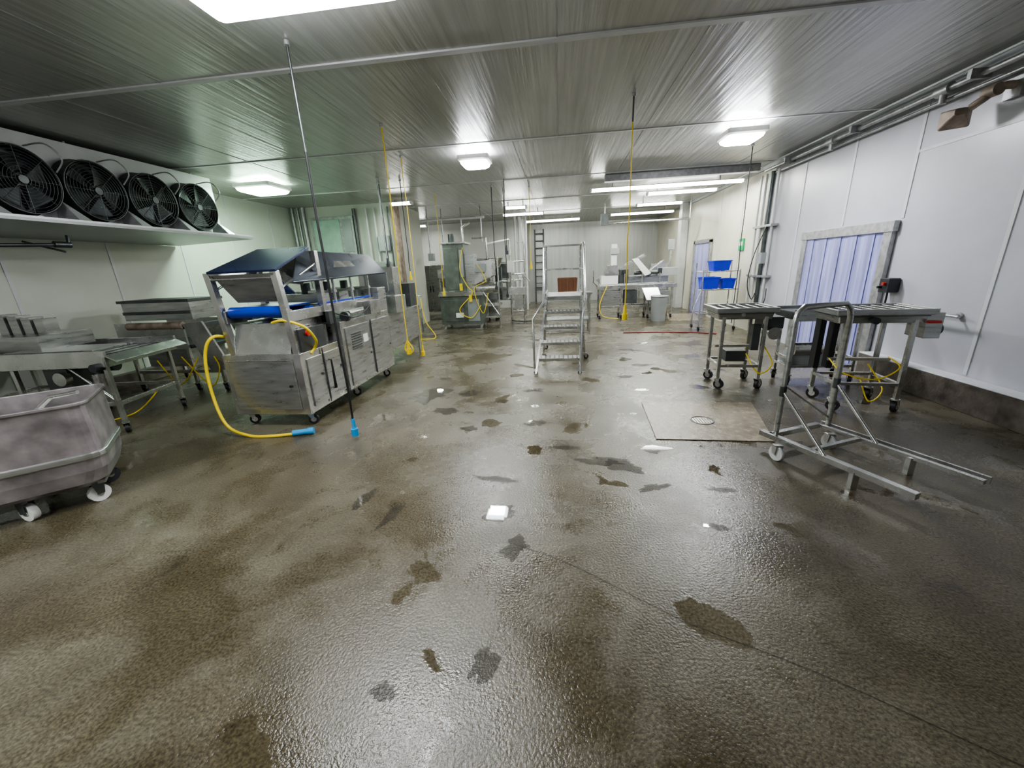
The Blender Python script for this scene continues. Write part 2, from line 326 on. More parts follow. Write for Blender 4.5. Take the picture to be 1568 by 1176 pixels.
# ------------------------------------------------------------------ packaging machine
b=B('thermoforming_machine',(-2.95,4.4,0))
b.box(-3.36,-2.52,3.42,4.15,.14,.77,STEEL); b.box(-3.36,-2.48,4.15,5.45,.16,.98,STEEL)
b.box(-3.3,-2.56,5.45,7.0,.35,.9,STEEL2)
b.plate([(-3.30,3.405,.2),(-2.60,3.405,.2),(-2.60,3.405,.70),(-3.30,3.405,.70)],.012,STEEL2)
b.cyl((-2.66,3.385,.45),(-2.66,3.41,.45),.014,BLACK); b.tube([(-3.3,3.40,.715),(-2.6,3.40,.715)],.008,STEEL)
for y0,y1,z1 in ((3.5,3.75,.7),(3.79,4.12,.7),(4.22,4.8,.9),(4.85,5.4,.9)):
    x=-2.52 if y1<4.15 else -2.48; b.box(x,x+.014,y0,y1,.2,z1,STEEL2); b.cyl((x+.014,y1-.05,.5),(x+.025,y1-.05,.5),.014,DARK)
for k in range(7): b.box(-2.466,-2.458,4.32,4.55,.62+.03*k,.635+.03*k,DSTEEL)
b.box(-2.466,-2.46,4.6,4.72,.66,.76,WHITE)
b.box(-2.466,-2.455,4.83,4.845,.2,.92,DSTEEL); b.box(-2.51,-2.50,3.765,3.775,.16,.76,DSTEEL)
b.tube([(-2.49,3.83,.3),(-2.46,3.83,.3),(-2.46,3.83,.62),(-2.49,3.83,.62)],.01,BLACK,6)
b.prism([(-3.22,3.44,.77),(-3.22,4.1,.77),(-3.22,4.1,1.07),(-3.22,3.52,1.07)],[(-2.62,3.44,.77),(-2.62,4.1,.77),(-2.62,4.1,1.07),(-2.62,3.52,1.07)],STEEL)
b.box(-2.6,-2.52,3.48,3.9,.77,1.0,DSTEEL); b.cyl((-2.56,3.6,.95),(-2.5,3.6,.95),.03,RED)
b.cyl((-3.2,3.5,1.18),(-2.62,3.5,1.18),.055,BLUEB,20); b.cyl((-3.25,3.5,1.18),(-2.57,3.5,1.18),.02,STEEL)
b.box(-3.15,-2.66,3.5,3.95,1.215,1.23,BLUEB); b.cyl((-3.2,3.9,1.15),(-2.62,3.9,1.15),.05,BLUEB)
b.box(-3.28,-3.22,3.44,5.6,1.08,1.2,STEEL); b.box(-2.62,-2.56,3.44,5.6,1.08,1.18,STEEL)
b.box(-3.2,-2.66,4.0,5.5,1.1,1.13,BLUEB); b.box(-3.0,-2.64,4.15,5.3,1.16,1.175,WHITE); b.box(-2.61,-2.59,4.0,5.4,1.19,1.21,BLUEB)
for y in (4.25,4.65,5.1): 
    b.box(-3.15,-2.72,y,y+.22,1.2,1.3,STEEL2); b.cyl((-2.95,y+.1,1.3),(-2.95,y+.1,1.42),.05,DSTEEL); b.box(-3.25,-2.58,y+.07,y+.13,1.3,1.33,STEEL)
    b.cyl((-2.6,y+.1,1.1),(-2.6,y+.1,1.5),.016,STEEL); b.cyl((-3.24,y+.1,1.1),(-3.24,y+.1,1.6),.016,STEEL)
b.box(-2.75,-2.5,4.0,4.12,.98,1.12,DSTEEL); b.box(-2.56,-2.46,4.9,5.2,.98,1.15,STEEL); b.box(-2.7,-2.5,5.25,5.5,.98,1.3,STEEL2)
b.cyl((-2.5,4.4,1.05),(-2.5,4.75,1.05),.03,STEEL); b.cyl((-2.5,4.3,1.02),(-2.5,4.34,1.02),.06,DSTEEL)
for x0,x1 in ((-3.28,-3.22),(-2.6,-2.54)):
    b.prism([(x0,3.44,.77),(x1,3.44,.77),(x1,3.5,.77),(x0,3.5,.77)],[(x0-.02,3.38,1.56),(x1-.02,3.38,1.56),(x1-.02,3.44,1.56),(x0-.02,3.44,1.56)],STEEL)
    b.box(x0,x1,4.0,4.06,1.0,1.75,STEEL)
    b.tube([(x0+.03,3.42,1.4),(x0+.03,4.02,1.62)],.012,STEEL,6)
b.tube([(-3.26,3.4,1.50),(-2.58,3.4,1.50)],.014,STEEL)
xa,xb=-3.24,-2.54
b.plate([(xa,3.36,1.57),(xb,3.36,1.57),(xb-.02,3.95,1.79),(xa+.1,3.95,1.79)],.02,NAVY,LIDG)
b.plate([(xa+.04,3.40,1.53),(xa+.12,3.75,1.33),(xb-.12,3.75,1.33),(xb-.04,3.40,1.53)],.01,STEEL)
b.plate([(xa+.04,3.385,1.54),(xb-.04,3.385,1.54),(xb-.14,3.5,1.28),(xa+.14,3.5,1.28)],.01,STEEL2)
b.plate([(xa,3.36,1.555),(xa+.1,3.95,1.77),(xa+.12,3.75,1.33),(xa+.02,3.42,1.5)],.008,STEEL)
b.plate([(-2.50,3.52,1.45),(-2.48,5.55,1.50),(-2.80,5.75,1.76),(-2.80,4.1,1.77)],.02,LIDG,STEEL)
b.plate([(-2.81,4.1,1.77),(-2.81,5.75,1.76),(-3.2,5.75,1.68),(-3.2,4.1,1.68)],.02,NAVY,STEEL)
b.plate([(-2.81,4.1,1.75),(-3.2,4.1,1.67),(-3.1,4.1,1.45),(-2.6,3.8,1.42)],.01,STEEL)
b.box(-3.3,-2.7,6.3,6.6,1.08,1.58,STEEL); b.box(-3.2,-2.8,6.285,6.3,1.2,1.5,GREYP); b.box(-3.05,-2.95,6.4,6.5,.9,1.08,STEEL2)
b.box(-2.75,-2.45,5.7,6.1,.9,1.15,STEEL); b.box(-2.85,-2.6,6.7,7.0,.9,1.3,DSTEEL)
for x in (-3.28,-2.6):
    for y in (3.52,4.45,5.35,6.9):
        if y<6: b.caster(x,y,.16,.05,.4)
        else: b.cyl((x,y,0),(x,y,.36),.025,STEEL)
b.tube([(-3.3,3.6,.9),(-3.34,3.36,.97),(-3.42,3.3,.8),(-3.42,3.26,.45),(-3.3,3.2,.12),(-3.05,3.16,.02),(-2.8,3.16,.015),(-2.55,3.22,.02)],.015,YEL,8,8)
b.cyl((-2.6,3.2,.03),(-2.47,3.25,.03),.028,BLUE,12); b.cyl((-2.47,3.25,.03),(-2.42,3.27,.03),.034,BLUE,12)
b.tube([(-2.75,3.44,1.08),(-2.6,3.42,1.1),(-2.46,3.5,1.02),(-2.44,3.6,.88),(-2.5,3.66,.80),(-2.52,3.6,.74)],.013,YEL,8,8)
b.tube([(-2.6,4.1,1.12),(-2.46,4.2,1.05),(-2.44,4.5,1.0),(-2.46,4.9,1.1)],.008,BLACK,6,6)
b.done(.004)

# ------------------------------------------------------------------ tub cart
b=B('meat_tub_cart',(-3.75,1.95,0),Matrix.Translation((-3.72,1.95,0))@Matrix.Rotation(math.radians(43),4,'Z'))
W,D=1.0,.62
rings=[rrect(0,0,W*.84,D*.76,.12,.15),rrect(0,0,W*.95,D*.93,.12,.19),rrect(0,0,W,D*1.0,.1,.28),rrect(0,0,W*1.01,D*1.01,.09,.36),rrect(0,0,W,D,.08,.74),rrect(0,0,W+.03,D+.03,.09,.745),rrect(0,0,W+.03,D+.03,.09,.765),
 rrect(0,0,W-.02,D-.02,.07,.765),rrect(0,0,W-.03,D-.03,.07,.45),rrect(0,0,W*.9,D*.85,.1,.22)]
b.loft(rings,TUBM,True,True,False)
b.loft([rrect(0,0,W*1.01,D*1.01,.1,.36),rrect(0,0,W+.035,D+.035,.1,.37),rrect(0,0,W+.035,D+.035,.1,.405),rrect(0,0,W,D,.1,.41)],STEEL2)
for x,y,m in ((.38,-.17,WHITE),(.38,.17,DARK),(-.38,-.17,DARK),(-.38,.17,DARK),(.05,-.2,WHITE),(.05,.2,WHITE)):
    a=Vector((math.cos(x*4+.6),math.sin(x*4+.6),0))
    c=Vector((x,y,.06)); b.cyl(c-a*.02,c+a*.02,.06,m,18); b.cyl(c-a*.026,c+a*.026,.02,STEEL,10); s_=Vector((-a.y,a.x,0))
    for k in (-1,1): b.plate([c+a*.03*k-s_*.02,c+a*.03*k+s_*.02,c+a*.03*k+s_*.035+Vector((0,0,.09)),c+a*.03*k-s_*.035+Vector((0,0,.09))],.005,DSTEEL)
b.box(-.44,.44,-.2,.2,.135,.16,TUBM)
b.tube([(.1,.1,.6),(.3,-.05,.78),(.45,-.12,.80)],.015,STEEL)
b.plate([(-.4,-.2,.55),(.35,-.2,.60),(.3,.2,.66),(-.4,.2,.6)],.03,WHITE)
b.done(.004)

# ------------------------------------------------------------------ left conveyor table
b=B('conveyor_table',(-5.4,3.6,0))
L,W=1.95,.95
b.M=RT(-4.42,3.2,0)@Matrix(((-.985,-.20,0,0),(-.10,.98,0,0),(0,0,1,0),(0,0,0,1)))
for y in (0,W-.03): b.box(0,L,y,y+.03,.72,.88,STEEL)
b.box(0,.03,0,W,.72,.82,STEEL); b.box(L-.03,L,0,W,.74,.84,STEEL)
for k in range(24): b.box(.05+k*.077,.11+k*.077,.05,W-.05,.79,.805,STEEL2 if k%2 else DSTEEL)
b.box(.2,1.1,.1,.5,.86,.88,STEEL2); b.box(.9,1.6,.25,W-.1,.86,1.02,STEEL2)
for k in range(4): b.box(1.0+k*.14,1.1+k*.14,.45,.6,1.0,1.18+.02*k,STEEL2)
b.plate([(-.12,0,.78),(0,0,.84),(0,W,.84),(-.12,W,.78)],.01,STEEL)
for x in (.08,1.05,L-.1):
    for y in (.06,W-.08):
        b.box(x-.02,x+.02,y-.02,y+.02,.12,.76,STEEL); b.caster(x,y,.14,.05,1)
    b.box(x-.015,x+.015,.06,W-.08,.3,.34,STEEL)
for y in (.06,W-.08): b.box(.08,L-.1,y-.015,y+.015,.3,.34,STEEL)
b.tube([(.08,.06,.34),(.5,.06,.74)],.014,STEEL,6)
b.cyl((.32,.2,.3),(.32,.2,.62),.07,STEEL); b.cyl((.32,.2,.62),(.32,.2,.74),.04,DSTEEL); b.cyl((.2,.3,.68),(.45,.3,.68),.06,DSTEEL)
b.box(.55,.8,.1,.4,.45,.7,DSTEEL); b.cyl((.6,.05,.6),(.6,.12,.6),.07,STEEL)
b.cyl((.12,-.04,.72),(.12,.1,.72),.04,DARK)
b.tube([(.3,.2,.5),(.45,.1,.15),(.8,.2,.03),(.5,.6,.02),(.2,.75,.3)],.009,YEL,6,6)
b.done(.003)
b=B('breading_machine',(-5.3,5.1,0))
b.box(-6.0,-4.95,4.75,5.25,1.0,1.24,STEEL2); b.box(-6.03,-4.92,4.72,5.28,1.24,1.275,DSTEEL); b.box(-6.0,-4.95,4.735,4.75,1.08,1.12,DSTEEL)
b.cyl((-5.9,4.68,.93),(-5.05,4.68,.93),.05,RUST)
for y in (4.66,5.4):
    b.prism([(-5.05,y,.95),(-4.75,y,.98),(-4.55,y,.5),(-4.62,y,.3),(-4.8,y,.3)],[(-5.05,y+.03,.95),(-4.75,y+.03,.98),(-4.55,y+.03,.5),(-4.62,y+.03,.3),(-4.8,y+.03,.3)],STEEL)
    b.prism([(-6.1,y,.6),(-5.05,y,.6),(-5.05,y,.95),(-6.1,y,.98)],[(-6.1,y+.03,.6),(-5.05,y+.03,.6),(-5.05,y+.03,.95),(-6.1,y+.03,.98)],STEEL)
b.box(-4.8,-4.74,4.69,5.4,.9,.96,DSTEEL); b.box(-6.0,-4.8,4.7,5.4,.62,.66,DSTEEL); b.box(-5.8,-5.1,4.72,5.3,.35,.6,STEEL2)
for x in (-6.0,-5.1,-4.66):
    for y in (4.7,5.38): b.box(x-.02,x+.02,y-.02,y+.02,.12,.62,STEEL); b.caster(x,y,.14,.05,2)
b.box(-6.0,-4.66,4.69,4.72,.26,.3,STEEL); b.box(-6.0,-4.66,5.37,5.4,.26,.3,STEEL)
b.tube([(-5.2,4.66,.5),(-4.9,4.6,.2),(-4.7,4.55,.12),(-4.6,4.6,.35),(-4.7,4.66,.5)],.009,YEL,6,6)
b.tube([(-5.6,4.66,.45),(-5.3,4.58,.15),(-5.1,4.55,.2),(-4.9,4.62,.5)],.009,YEL,6,6)
b.cyl((-4.9,5.45,.6),(-4.9,5.6,.6),.09,DARK)
b.done(.003)

# ------------------------------------------------------------------ platform ladder
b=B('platform_ladder',(.05,6,0))
zp=1.04
for s in (-1,1):
    xb=-.02+.315*s; xt=.08+.26*s
    b.prism([(xb-.015,5.38,0),(xb+.015,5.38,0),(xb+.015,5.46,0),(xb-.015,5.46,0)],[(xt-.015,5.98,zp),(xt+.015,5.98,zp),(xt+.015,6.06,zp),(xt-.015,6.06,zp)],STEEL2)
    b.cyl((xb,5.42,0),(xb,5.42,.02),.03,BLACK)
    xr=xt+.03*s; xo=xt+.08*s
    b.tube([(xb+.02*s,5.44,.06),(xb+.03*s,5.46,.78),(xr,5.6,1.0),(xr,6.0,1.72),(xr,6.15,1.80),(xr,6.85,1.80),(xr,6.95,1.72),(xr,6.95,1.1)],.016,STEEL,8)
    b.tube([(xr,6.04,zp),(xr,6.04,1.78)],.015,STEEL); b.tube([(xr,6.04,1.42),(xr,6.95,1.42)],.013,STEEL)
    b.tube([(xr,6.95,1.75),(xr,6.95,zp),(xo,7.1,.04)],.017,STEEL); b.tube([(xt,6.1,zp),(xo,6.3,.04)],.017,STEEL)
    b.tube([(xo,6.3,.3),(xo,7.07,.3)],.012,STEEL); b.tube([(xo-.02*s,6.22,.55),(xo,7.07,.1)],.012,STEEL)
    b.caster(xo,7.1,.1,.04,0); b.caster(xo,6.3,.1,.04,0)
    b.box(min(xt,xt+.02*s),max(xt,xt+.02*s),6.0,6.95,zp-.06,zp+.05,STEEL)
b.tube([(-.21,6.95,1.8),(.37,6.95,1.8)],.015,STEEL); b.tube([(-.21,6.95,1.42),(.37,6.95,1.42)],.013,STEEL)
b.box(-.18,.34,6.0,6.95,zp-.02,zp,GALV); b.box(-.18,.34,5.99,6.01,zp-.06,zp,STEEL2)
for k in range(4):
    z=.21*(k+1); t=z/zp; xc=-.02+.1*t; hw=.30-.05*t; y=5.42+.6*t
    b.box(xc-hw,xc+hw,y-.1,y+.1,z-.012,z,GALV); b.box(xc-hw,xc+hw,y-.105,y-.09,z-.04,z,STEEL)
    for j in range(9): xx=xc-hw+.03+j*(2*hw-.06)/8; b.box(xx-.01,xx+.01,y-.08,y+.08,z,z+.004,DSTEEL)
b.tube([(-.42+.1,7.1,.3),(.5,7.1,.3)],.012,STEEL)
b.done(.002)

# ------------------------------------------------------------------ right carts
def cart(name,ox,oy,deg,w,d,zt,extra):
    b=B(name,(ox,oy,0),RT(ox,oy,deg))
    b.loft([rrect(0,0,w*.86,d*.8,.01,zt-.13,1),rrect(0,0,w*.9,d*.86,.01,zt-.06,1),rrect(0,0,w,d,.01,zt-.05,1),rrect(0,0,w,d,.01,zt,1),rrect(0,0,w-.05,d-.05,.01,zt,1),rrect(0,0,w-.06,d-.06,.01,zt-.06,1)],STEEL2,True,False)
    b.box(-w*.45,w*.45,-d*.43,d*.43,zt-.07,zt-.06,DSTEEL)
    n=int(w/.11)
    for k in range(n+1): xx=-w/2+.06+k*(w-.12)/n; b.box(xx-.012,xx+.012,-d/2+.03,d/2-.03,zt-.03,zt-.01,STEEL)
    for sx in (-1,1):
        for sy in (-1,1):
            x=sx*w*.34; y=sy*d*.38; b.box(x-.018,x+.018,y-.018,y+.018,.13,zt-.1,STEEL); b.caster(x,y,.15,.055,.7*sx,BLACK)
        b.box(sx*w*.34-.014,sx*w*.34+.014,-d*.38,d*.38,.26,.29,STEEL)
    for sy in (-1,1): b.box(-w*.34,w*.34,sy*d*.38-.014,sy*d*.38+.014,.26,.29,STEEL); 
    b.box(-w*.34,w*.34,-.014,.014,.46,.49,STEEL)
    extra(b,w,d,zt); b.done(.003)
def exA(b,w,d,zt):
    b.box(w*.36,w*.36+.2,-.15,.12,zt-.25,zt-.12,DSTEEL); b.cyl((w*.36+.1,-.2,zt-.3),(w*.36+.1,.1,zt-.3),.07,STEEL); b.cyl((-.05,-.3,zt-.07),(-.05,-.27,zt-.07),.02,STEEL)
    b.tube([(.1,-.1,.4),(.2,-.25,.2),(.35,-.2,.3),(.3,0,.5)],.008,YEL,6,6)
    b.box(-.1,.12,-.05,.1,.29,.42,DSTEEL); b.box(.12,.2,-.16,-.1,.45,.75,DSTEEL)
cart('infeed_conveyor_stand',2.10,4.85,-4,.64,.55,.95,exA)
def exB(b,w,d,zt):
    b.box(w*.42,w*.42+.13,-.22,0,zt-.27,zt-.04,STEEL2); b.cyl((w*.42+.13,-.12,zt-.2),(w*.42+.18,-.12,zt-.2),.05,DSTEEL); b.cyl((w*.42,-.235,zt-.12),(w*.42+.1,-.235,zt-.12),.012,RED)
    b.cyl((-w*.1,-d*.5-.02,zt-.1),(-w*.1,-d*.5+.02,zt-.1),.03,DARK)
    b.tube([(-.3,-.1,.5),(-.25,-.28,.4),(0,-.3,.35),(.2,-.25,.45),(.25,0,.5)],.007,YEL,6,6); b.tube([(0,-.1,.29),(.05,-.2,.1),(.2,-.1,.2),(.15,.1,.4)],.007,YEL,6,6)
    b.box(-w*.42,-w*.42+.05,d*.2,d*.4,.35,zt-.1,BLACK); b.box(-w*.42+.12,-w*.42+.17,d*.2,d*.4,.35,zt-.1,BLACK)
cart('outfeed_conveyor_stand',2.95,4.1,-6,.78,.52,.99,exB)
b=B('belt_conveyor',(2.95,5.0,0))
b.box(2.66,3.5,4.75,5.15,.78,.86,DSTEEL); b.box(2.66,3.5,4.74,4.76,.76,.90,STEEL2); b.box(2.66,3.5,5.14,5.16,.76,.90,STEEL2); b.box(2.66,3.5,4.77,5.13,.86,.868,DARK)
for x in (2.72,3.4):
    for y in (4.79,5.1): b.box(x-.015,x+.015,y-.015,y+.015,.12,.78,STEEL); b.caster(x,y,.13,.05,1)
    b.box(x-.015,x+.015,4.79,5.1,.3,.33,STEEL)
b.loft([rrect(2.98,4.95,.5,.2,.05,.22),rrect(2.98,4.95,.55,.25,.08,.30),rrect(2.98,4.95,.45,.2,.08,.40)],GREYP,True,True,True)
b.cyl((2.75,4.85,.42),(3.05,4.85,.42),.08,STEEL); b.box(2.7,3.4,4.8,5.1,.2,.23,STEEL)
b.done(.003)

b=B('lift_trolley',(2.1,2.85,0))
A=Vector((1.66,3.02,0)); C=Vector((2.14,3.24,0)); d=Vector((.42,-.9,0)).normalized()
def sq(p,q,w,m,h=None):
    p=Vector(p);q=Vector(q); t=(q-p).normalized(); up=Vector((0,0,1)) if abs(t.z)<.9 else Vector((1,0,0)); sdir=t.cross(up).normalized()*w/2; uu=sdir.cross(t).normalized()*(h or w)/2
    b.prism([p+sdir+uu,p-sdir+uu,p-sdir-uu,p+sdir-uu],[q+sdir+uu,q-sdir+uu,q-sdir-uu,q+sdir-uu],m)
z=Vector((0,0,.13))
sq(A-d*.08+z,A+d*.92+z,.045,STEEL,.04); sq(C-d*.02+z,C+d*.97+z,.03,STEEL,.03); sq(C-d*.02+z+Vector((.05,.02,0)),C+d*.97+z+Vector((.05,.02,0)),.012,STEEL,.05)
sq(A+z,C+z,.04,STEEL,.04); sq(A+d*.3+z,C+d*.3+z,.03,STEEL)
A2=A+d*.6; C2=C+d*.62
for q in (A2,C2): b.box(q.x-.02,q.x+.02,q.y-.02,q.y+.02,0,.13,STEEL)
hA=Vector((1.70,3.02,0)); hC=Vector((2.2,3.22,0))
side=(hC-hA).normalized()
b.tube([hA+z,hA+Vector((0,0,1.02)),hA+side*.02+Vector((0,0,1.09)),hA+side*.07+Vector((0,0,1.13)),hC-side*.07+Vector((0,0,1.13)),hC-side*.02+Vector((0,0,1.09)),hC+Vector((0,0,1.02)),hC+z],.019,STEEL2,12)
for h0,f0 in ((hA,A),(hC,C)):
    b.tube([h0+Vector((0,0,.5)),f0+d*.42+z],.013,STEEL,8)
b.tube([hA+Vector((0,0,.55)),hC+Vector((0,0,.2))],.010,STEEL,8)
b.cyl(hA+Vector((0,0,.46)),hA+Vector((0,0,.54)),.023,DSTEEL); b.cyl(hC+Vector((0,0,.46)),hC+Vector((0,0,.54)),.023,DSTEEL)
wa=A+Vector((-.02,-.16,0)); wc=C+Vector((.0,-.16,0))
for q in (wa,wc):
    b.cyl(q+Vector((-.014,-.006,.055)),q+Vector((.014,.006,.055)),.055,PIPE,20); b.ring(q+Vector((0,0,.055)),(1,.4,0),.052,.012,GALV,20); b.box(q.x-.03,q.x+.03,q.y-.02,q.y+.02,.115,.125,STEEL)
    for k in (-.024,.024): b.plate([q+Vector((k,-.02,.05)),q+Vector((k,.02,.05)),q+Vector((k,.03,.12)),q+Vector((k,-.03,.12))],.004,STEEL)
b.done(.002)

# ------------------------------------------------------------------ bin rack
b=B('bin_rack',(3.35,8.9,0))
for x in (3.0,3.72):
    for y in (8.75,9.2): b.tube([(x,y,.06),(x,y,1.25 if y<9 else 1.4)],.014,STEEL,8); b.cyl((x-.015,y,.04),(x+.015,y,.04),.04,BLACK)
for z in (.35,.85,1.22):
    for y in (8.75,9.2): b.tube([(3.0,y,z),(3.72,y,z)],.012,STEEL,6)
    for x in (3.0,3.24,3.48,3.72): b.tube([(x,8.75,z),(x,9.2,z)],.010,STEEL,6)
b.tube([(3.0,8.75,.85),(2.85,8.7,.5),(2.8,8.7,.1)],.012,STEEL,6)
b.done()
def bin_(x,y,z,w,d,h,rx=0):
    b=B('plastic_bin',(x,y,z),Matrix.Translation((x,y,z))@Matrix.Rotation(rx,4,'X'))
    b.loft([rrect(0,0,w*.85,d*.85,.03,0),rrect(0,0,w,d,.03,h),rrect(0,0,w+.03,d+.03,.04,h),rrect(0,0,w+.03,d+.03,.04,h-.02),rrect(0,0,w-.01,d-.01,.03,h-.015),rrect(0,0,w*.83,d*.83,.03,.01)],BIN,True,True)
    b.done()
bin_(3.38,8.98,1.235,.36,.38,.2); bin_(3.2,8.98,.865,.34,.38,.24); bin_(3.56,8.98,.865,.28,.3,.2)

# ------------------------------------------------------------------ tall centre machine
b=B('meat_mixer_grinder',(-2.3,10,0))
b.box(-3.02,-1.9,9.8,10.5,.12,.84,GREEN); b.box(-2.92,-2.4,9.785,9.8,.2,.75,GREEN); b.box(-2.3,-2.0,9.785,9.8,.2,.75,GREYP); b.box(-2.62,-2.42,9.76,9.785,.3,.42,WHITE)
b.prism([(-3.05,9.75,.84),(-1.9,9.75,.84),(-1.9,9.75,.92),(-3.0,9.75,.96)],[(-3.05,10.5,.84),(-1.9,10.5,.84),(-1.9,10.5,.92),(-3.0,10.5,.96)],STEEL)
for x in (-2.95,-2.0):
    for y in (9.88,10.4): b.cyl((x,y,0),(x,y,.13),.035,STEEL)
b.box(-2.88,-2.35,9.95,10.55,.9,2.1,GREEN); b.box(-2.35,-2.12,10.0,10.5,.9,1.85,STEEL2); b.box(-2.86,-2.5,9.93,9.95,1.0,2.0,GREEN); b.box(-2.46,-2.37,9.93,9.95,1.3,1.95,GREYP); b.box(-2.92,-2.3,9.9,10.6,2.1,2.14,STEEL)
b.prism([(-2.1,9.9,1.1),(-1.65,9.9,1.3),(-1.65,9.9,1.7),(-2.1,9.9,1.75)],[(-2.1,10.5,1.1),(-1.65,10.5,1.3),(-1.65,10.5,1.7),(-2.1,10.5,1.75)],STEEL)
b.cyl((-2.1,10.1,1.0),(-1.5,10.1,1.0),.14,STEEL,20); b.cyl((-1.5,10.1,1.0),(-1.44,10.1,1.0),.17,DSTEEL,20)
b.tube([(-1.5,9.9,.0),(-1.5,9.9,1.75)],.02,STEEL); b.tube([(-1.9,9.9,.9),(-1.5,9.9,.3)],.02,STEEL); b.box(-1.95,-1.5,9.9,10.4,.25,.3,STEEL); b.box(-1.95,-1.5,9.9,10.4,.55,.6,STEEL)
b.cyl((-2.7,10.2,2.14),(-2.7,10.2,2.35),.08,DSTEEL); b.tube([(-2.4,10.2,2.14),(-2.4,10.2,2.5),(-2.2,10.2,2.6)],.03,STEEL)
b.tube([(-2.0,9.85,1.7),(-1.75,9.85,1.7),(-1.75,9.85,2.2),(-2.1,9.9,2.2)],.02,STEEL,6); b.box(-2.05,-1.8,9.8,9.9,1.4,1.6,GREYP)
b.tube([(-2.35,9.88,2.0),(-2.45,9.85,1.5),(-2.3,9.82,1.1),(-2.15,9.72,.9),(-2.5,9.70,.5),(-2.2,9.70,.3),(-1.95,9.74,.6)],.012,YEL,6,8)
b.tube([(-2.0,9.78,1.6),(-1.8,9.78,1.2),(-2.1,9.76,1.0),(-1.9,9.72,.4),(-1.75,9.76,.9)],.010,YEL,6,8)
b.cyl((-2.42,9.72,.98),(-2.42,9.72,1.15),.04,YEL); b.cyl((-2.2,9.72,.7),(-2.2,9.72,.86),.04,YEL)
b.done(.005)
b=B('pipe_rack',(-1.6,12,0))
for x in (-2.5,-2.0,-1.5,-1.05): b.tube([(x,12.6,0),(x,12.6,2.3 if x>-1.6 else 1.7)],.03,STEEL)
for z in (.5,1.1,1.65): b.tube([(-2.5,12.6,z),(-1.05,12.6,z)],.025,STEEL)
b.box(-2.4,-1.6,12.4,12.8,.5,.9,STEEL2); b.box(-2.3,-1.9,12.45,12.8,1.1,1.5,GREYP); b.cyl((-1.5,12.5,.8),(-1.5,12.5,1.05),.16,STEEL)
b.box(-1.85,-1.55,12.4,12.6,1.15,1.6,DSTEEL); b.box(-1.4,-1.1,12.4,12.6,.2,.7,STEEL); b.tube([(-2.2,12.4,1.5),(-2.2,12.4,2.2),(-1.5,12.5,2.3)],.03,PIPE)
b.done(.004)
b=B('wash_station',(-1.25,10.9,0))
b.tube([(-1.3,10.9,0),(-1.3,10.9,1.8)],.03,STEEL); b.tube([(-.95,10.9,0),(-.95,10.9,1.3)],.025,STEEL); b.box(-1.35,-.9,10.75,11.1,.75,.95,STEEL); b.tube([(-1.3,10.9,.3),(-.95,10.9,.3)],.02,STEEL); b.tube([(-1.3,10.9,1.3),(-.95,10.9,1.3),(-.8,10.9,1.1)],.02,STEEL); b.box(-1.4,-1.2,10.8,10.95,1.35,1.65,WHITE)
b.tube([(-1.3,10.8,.05),(-1.0,10.7,.03),(-.7,10.8,.03)],.015,DARK,6,5)
b.done(.003)
b=B('hopper_stand',(-3.3,12,0))
b.loft([rrect(-3.25,12,.2,.2,.03,.8),rrect(-3.25,12,.7,.7,.05,1.25),rrect(-3.25,12,.7,.7,.05,1.5),rrect(-3.25,12,.66,.66,.05,1.5),rrect(-3.25,12,.6,.6,.05,1.2)],STEEL,True,True)
for x in (-3.55,-2.95):
    for y in (11.7,12.3): b.tube([(x,y,0),(x,y,1.3)],.025,STEEL)
b.box(-3.5,-3.0,11.75,12.25,.3,.6,STEEL2)
b.done(.004)
b=B('vertical_stuffer',(-1.9,11.4,0))
b.box(-2.15,-1.75,11.2,11.7,.1,1.0,STEEL2); b.cyl((-1.95,11.45,1.0),(-1.95,11.45,1.35),.2,STEEL,20); b.cyl((-1.95,11.45,1.35),(-1.95,11.45,1.75),.2,STEEL,20,.38); b.box(-1.75,-1.62,11.3,11.5,.6,1.5,DSTEEL); b.cyl((-1.62,11.4,1.1),(-1.45,11.4,1.1),.04,STEEL)
for x in (-2.1,-1.8):
    for y in (11.25,11.65): b.cyl((x,y,0),(x,y,.1),.04,BLACK)
b.done(.004)
b=B('overhead_pipe_drops',(-2.9,11.2,2.5))
b.tube([(-3.8,11.2,2.82),(-2.0,11.2,2.82)],.03,PIPE)
for x,y,z in ((-3.6,11.2,1.9),(-3.2,11.2,2.1),(-2.65,11.2,2.15),(-2.1,11.2,2.2)):
    b.tube([(x,y,z),(x,y,2.82)],.02,GALV,6); b.tube([(x,y,2.82),(x,y,H-.003)],.008,DSTEEL,6)
b.box(-3.65,-3.5,11.12,11.28,1.75,1.95,GREYP)
b.done()
b=B('wash_tank',(-3.3,8.6,0))
b.cyl((-3.35,8.7,.12),(-3.35,8.7,.62),.2,STEEL,24); b.cyl((-3.35,8.7,.62),(-3.35,8.7,.66),.22,STEEL2,24); b.tube([(-3.35,8.7,.66),(-3.35,8.7,.95),(-3.1,8.7,.95)],.02,STEEL)
for a in range(3): b.cyl((-3.35+.15*math.cos(a*2.1),8.7+.15*math.sin(a*2.1),0),(-3.35+.15*math.cos(a*2.1),8.7+.15*math.sin(a*2.1),.13),.02,STEEL)
b.tube([(-3.1,8.6,.9),(-3.0,8.5,.4),(-2.8,8.5,.03),(-3.1,8.3,.02)],.012,YEL,6,6)
b.done()
b=B('white_standpipes',(-1.2,13.8,0))
for x,r in ((-1.45,.05),(-1.3,.07),(-1.1,.04)): b.tube([(x,14,0),(x,14,HT)],r,PIPE,12)
b.tube([(-1.45,14,2.3),(-1.1,14,2.3)],.04,PIPE); b.cyl((-1.3,13.9,1.2),(-1.3,13.8,1.2),.09,PIPE)
b.done()
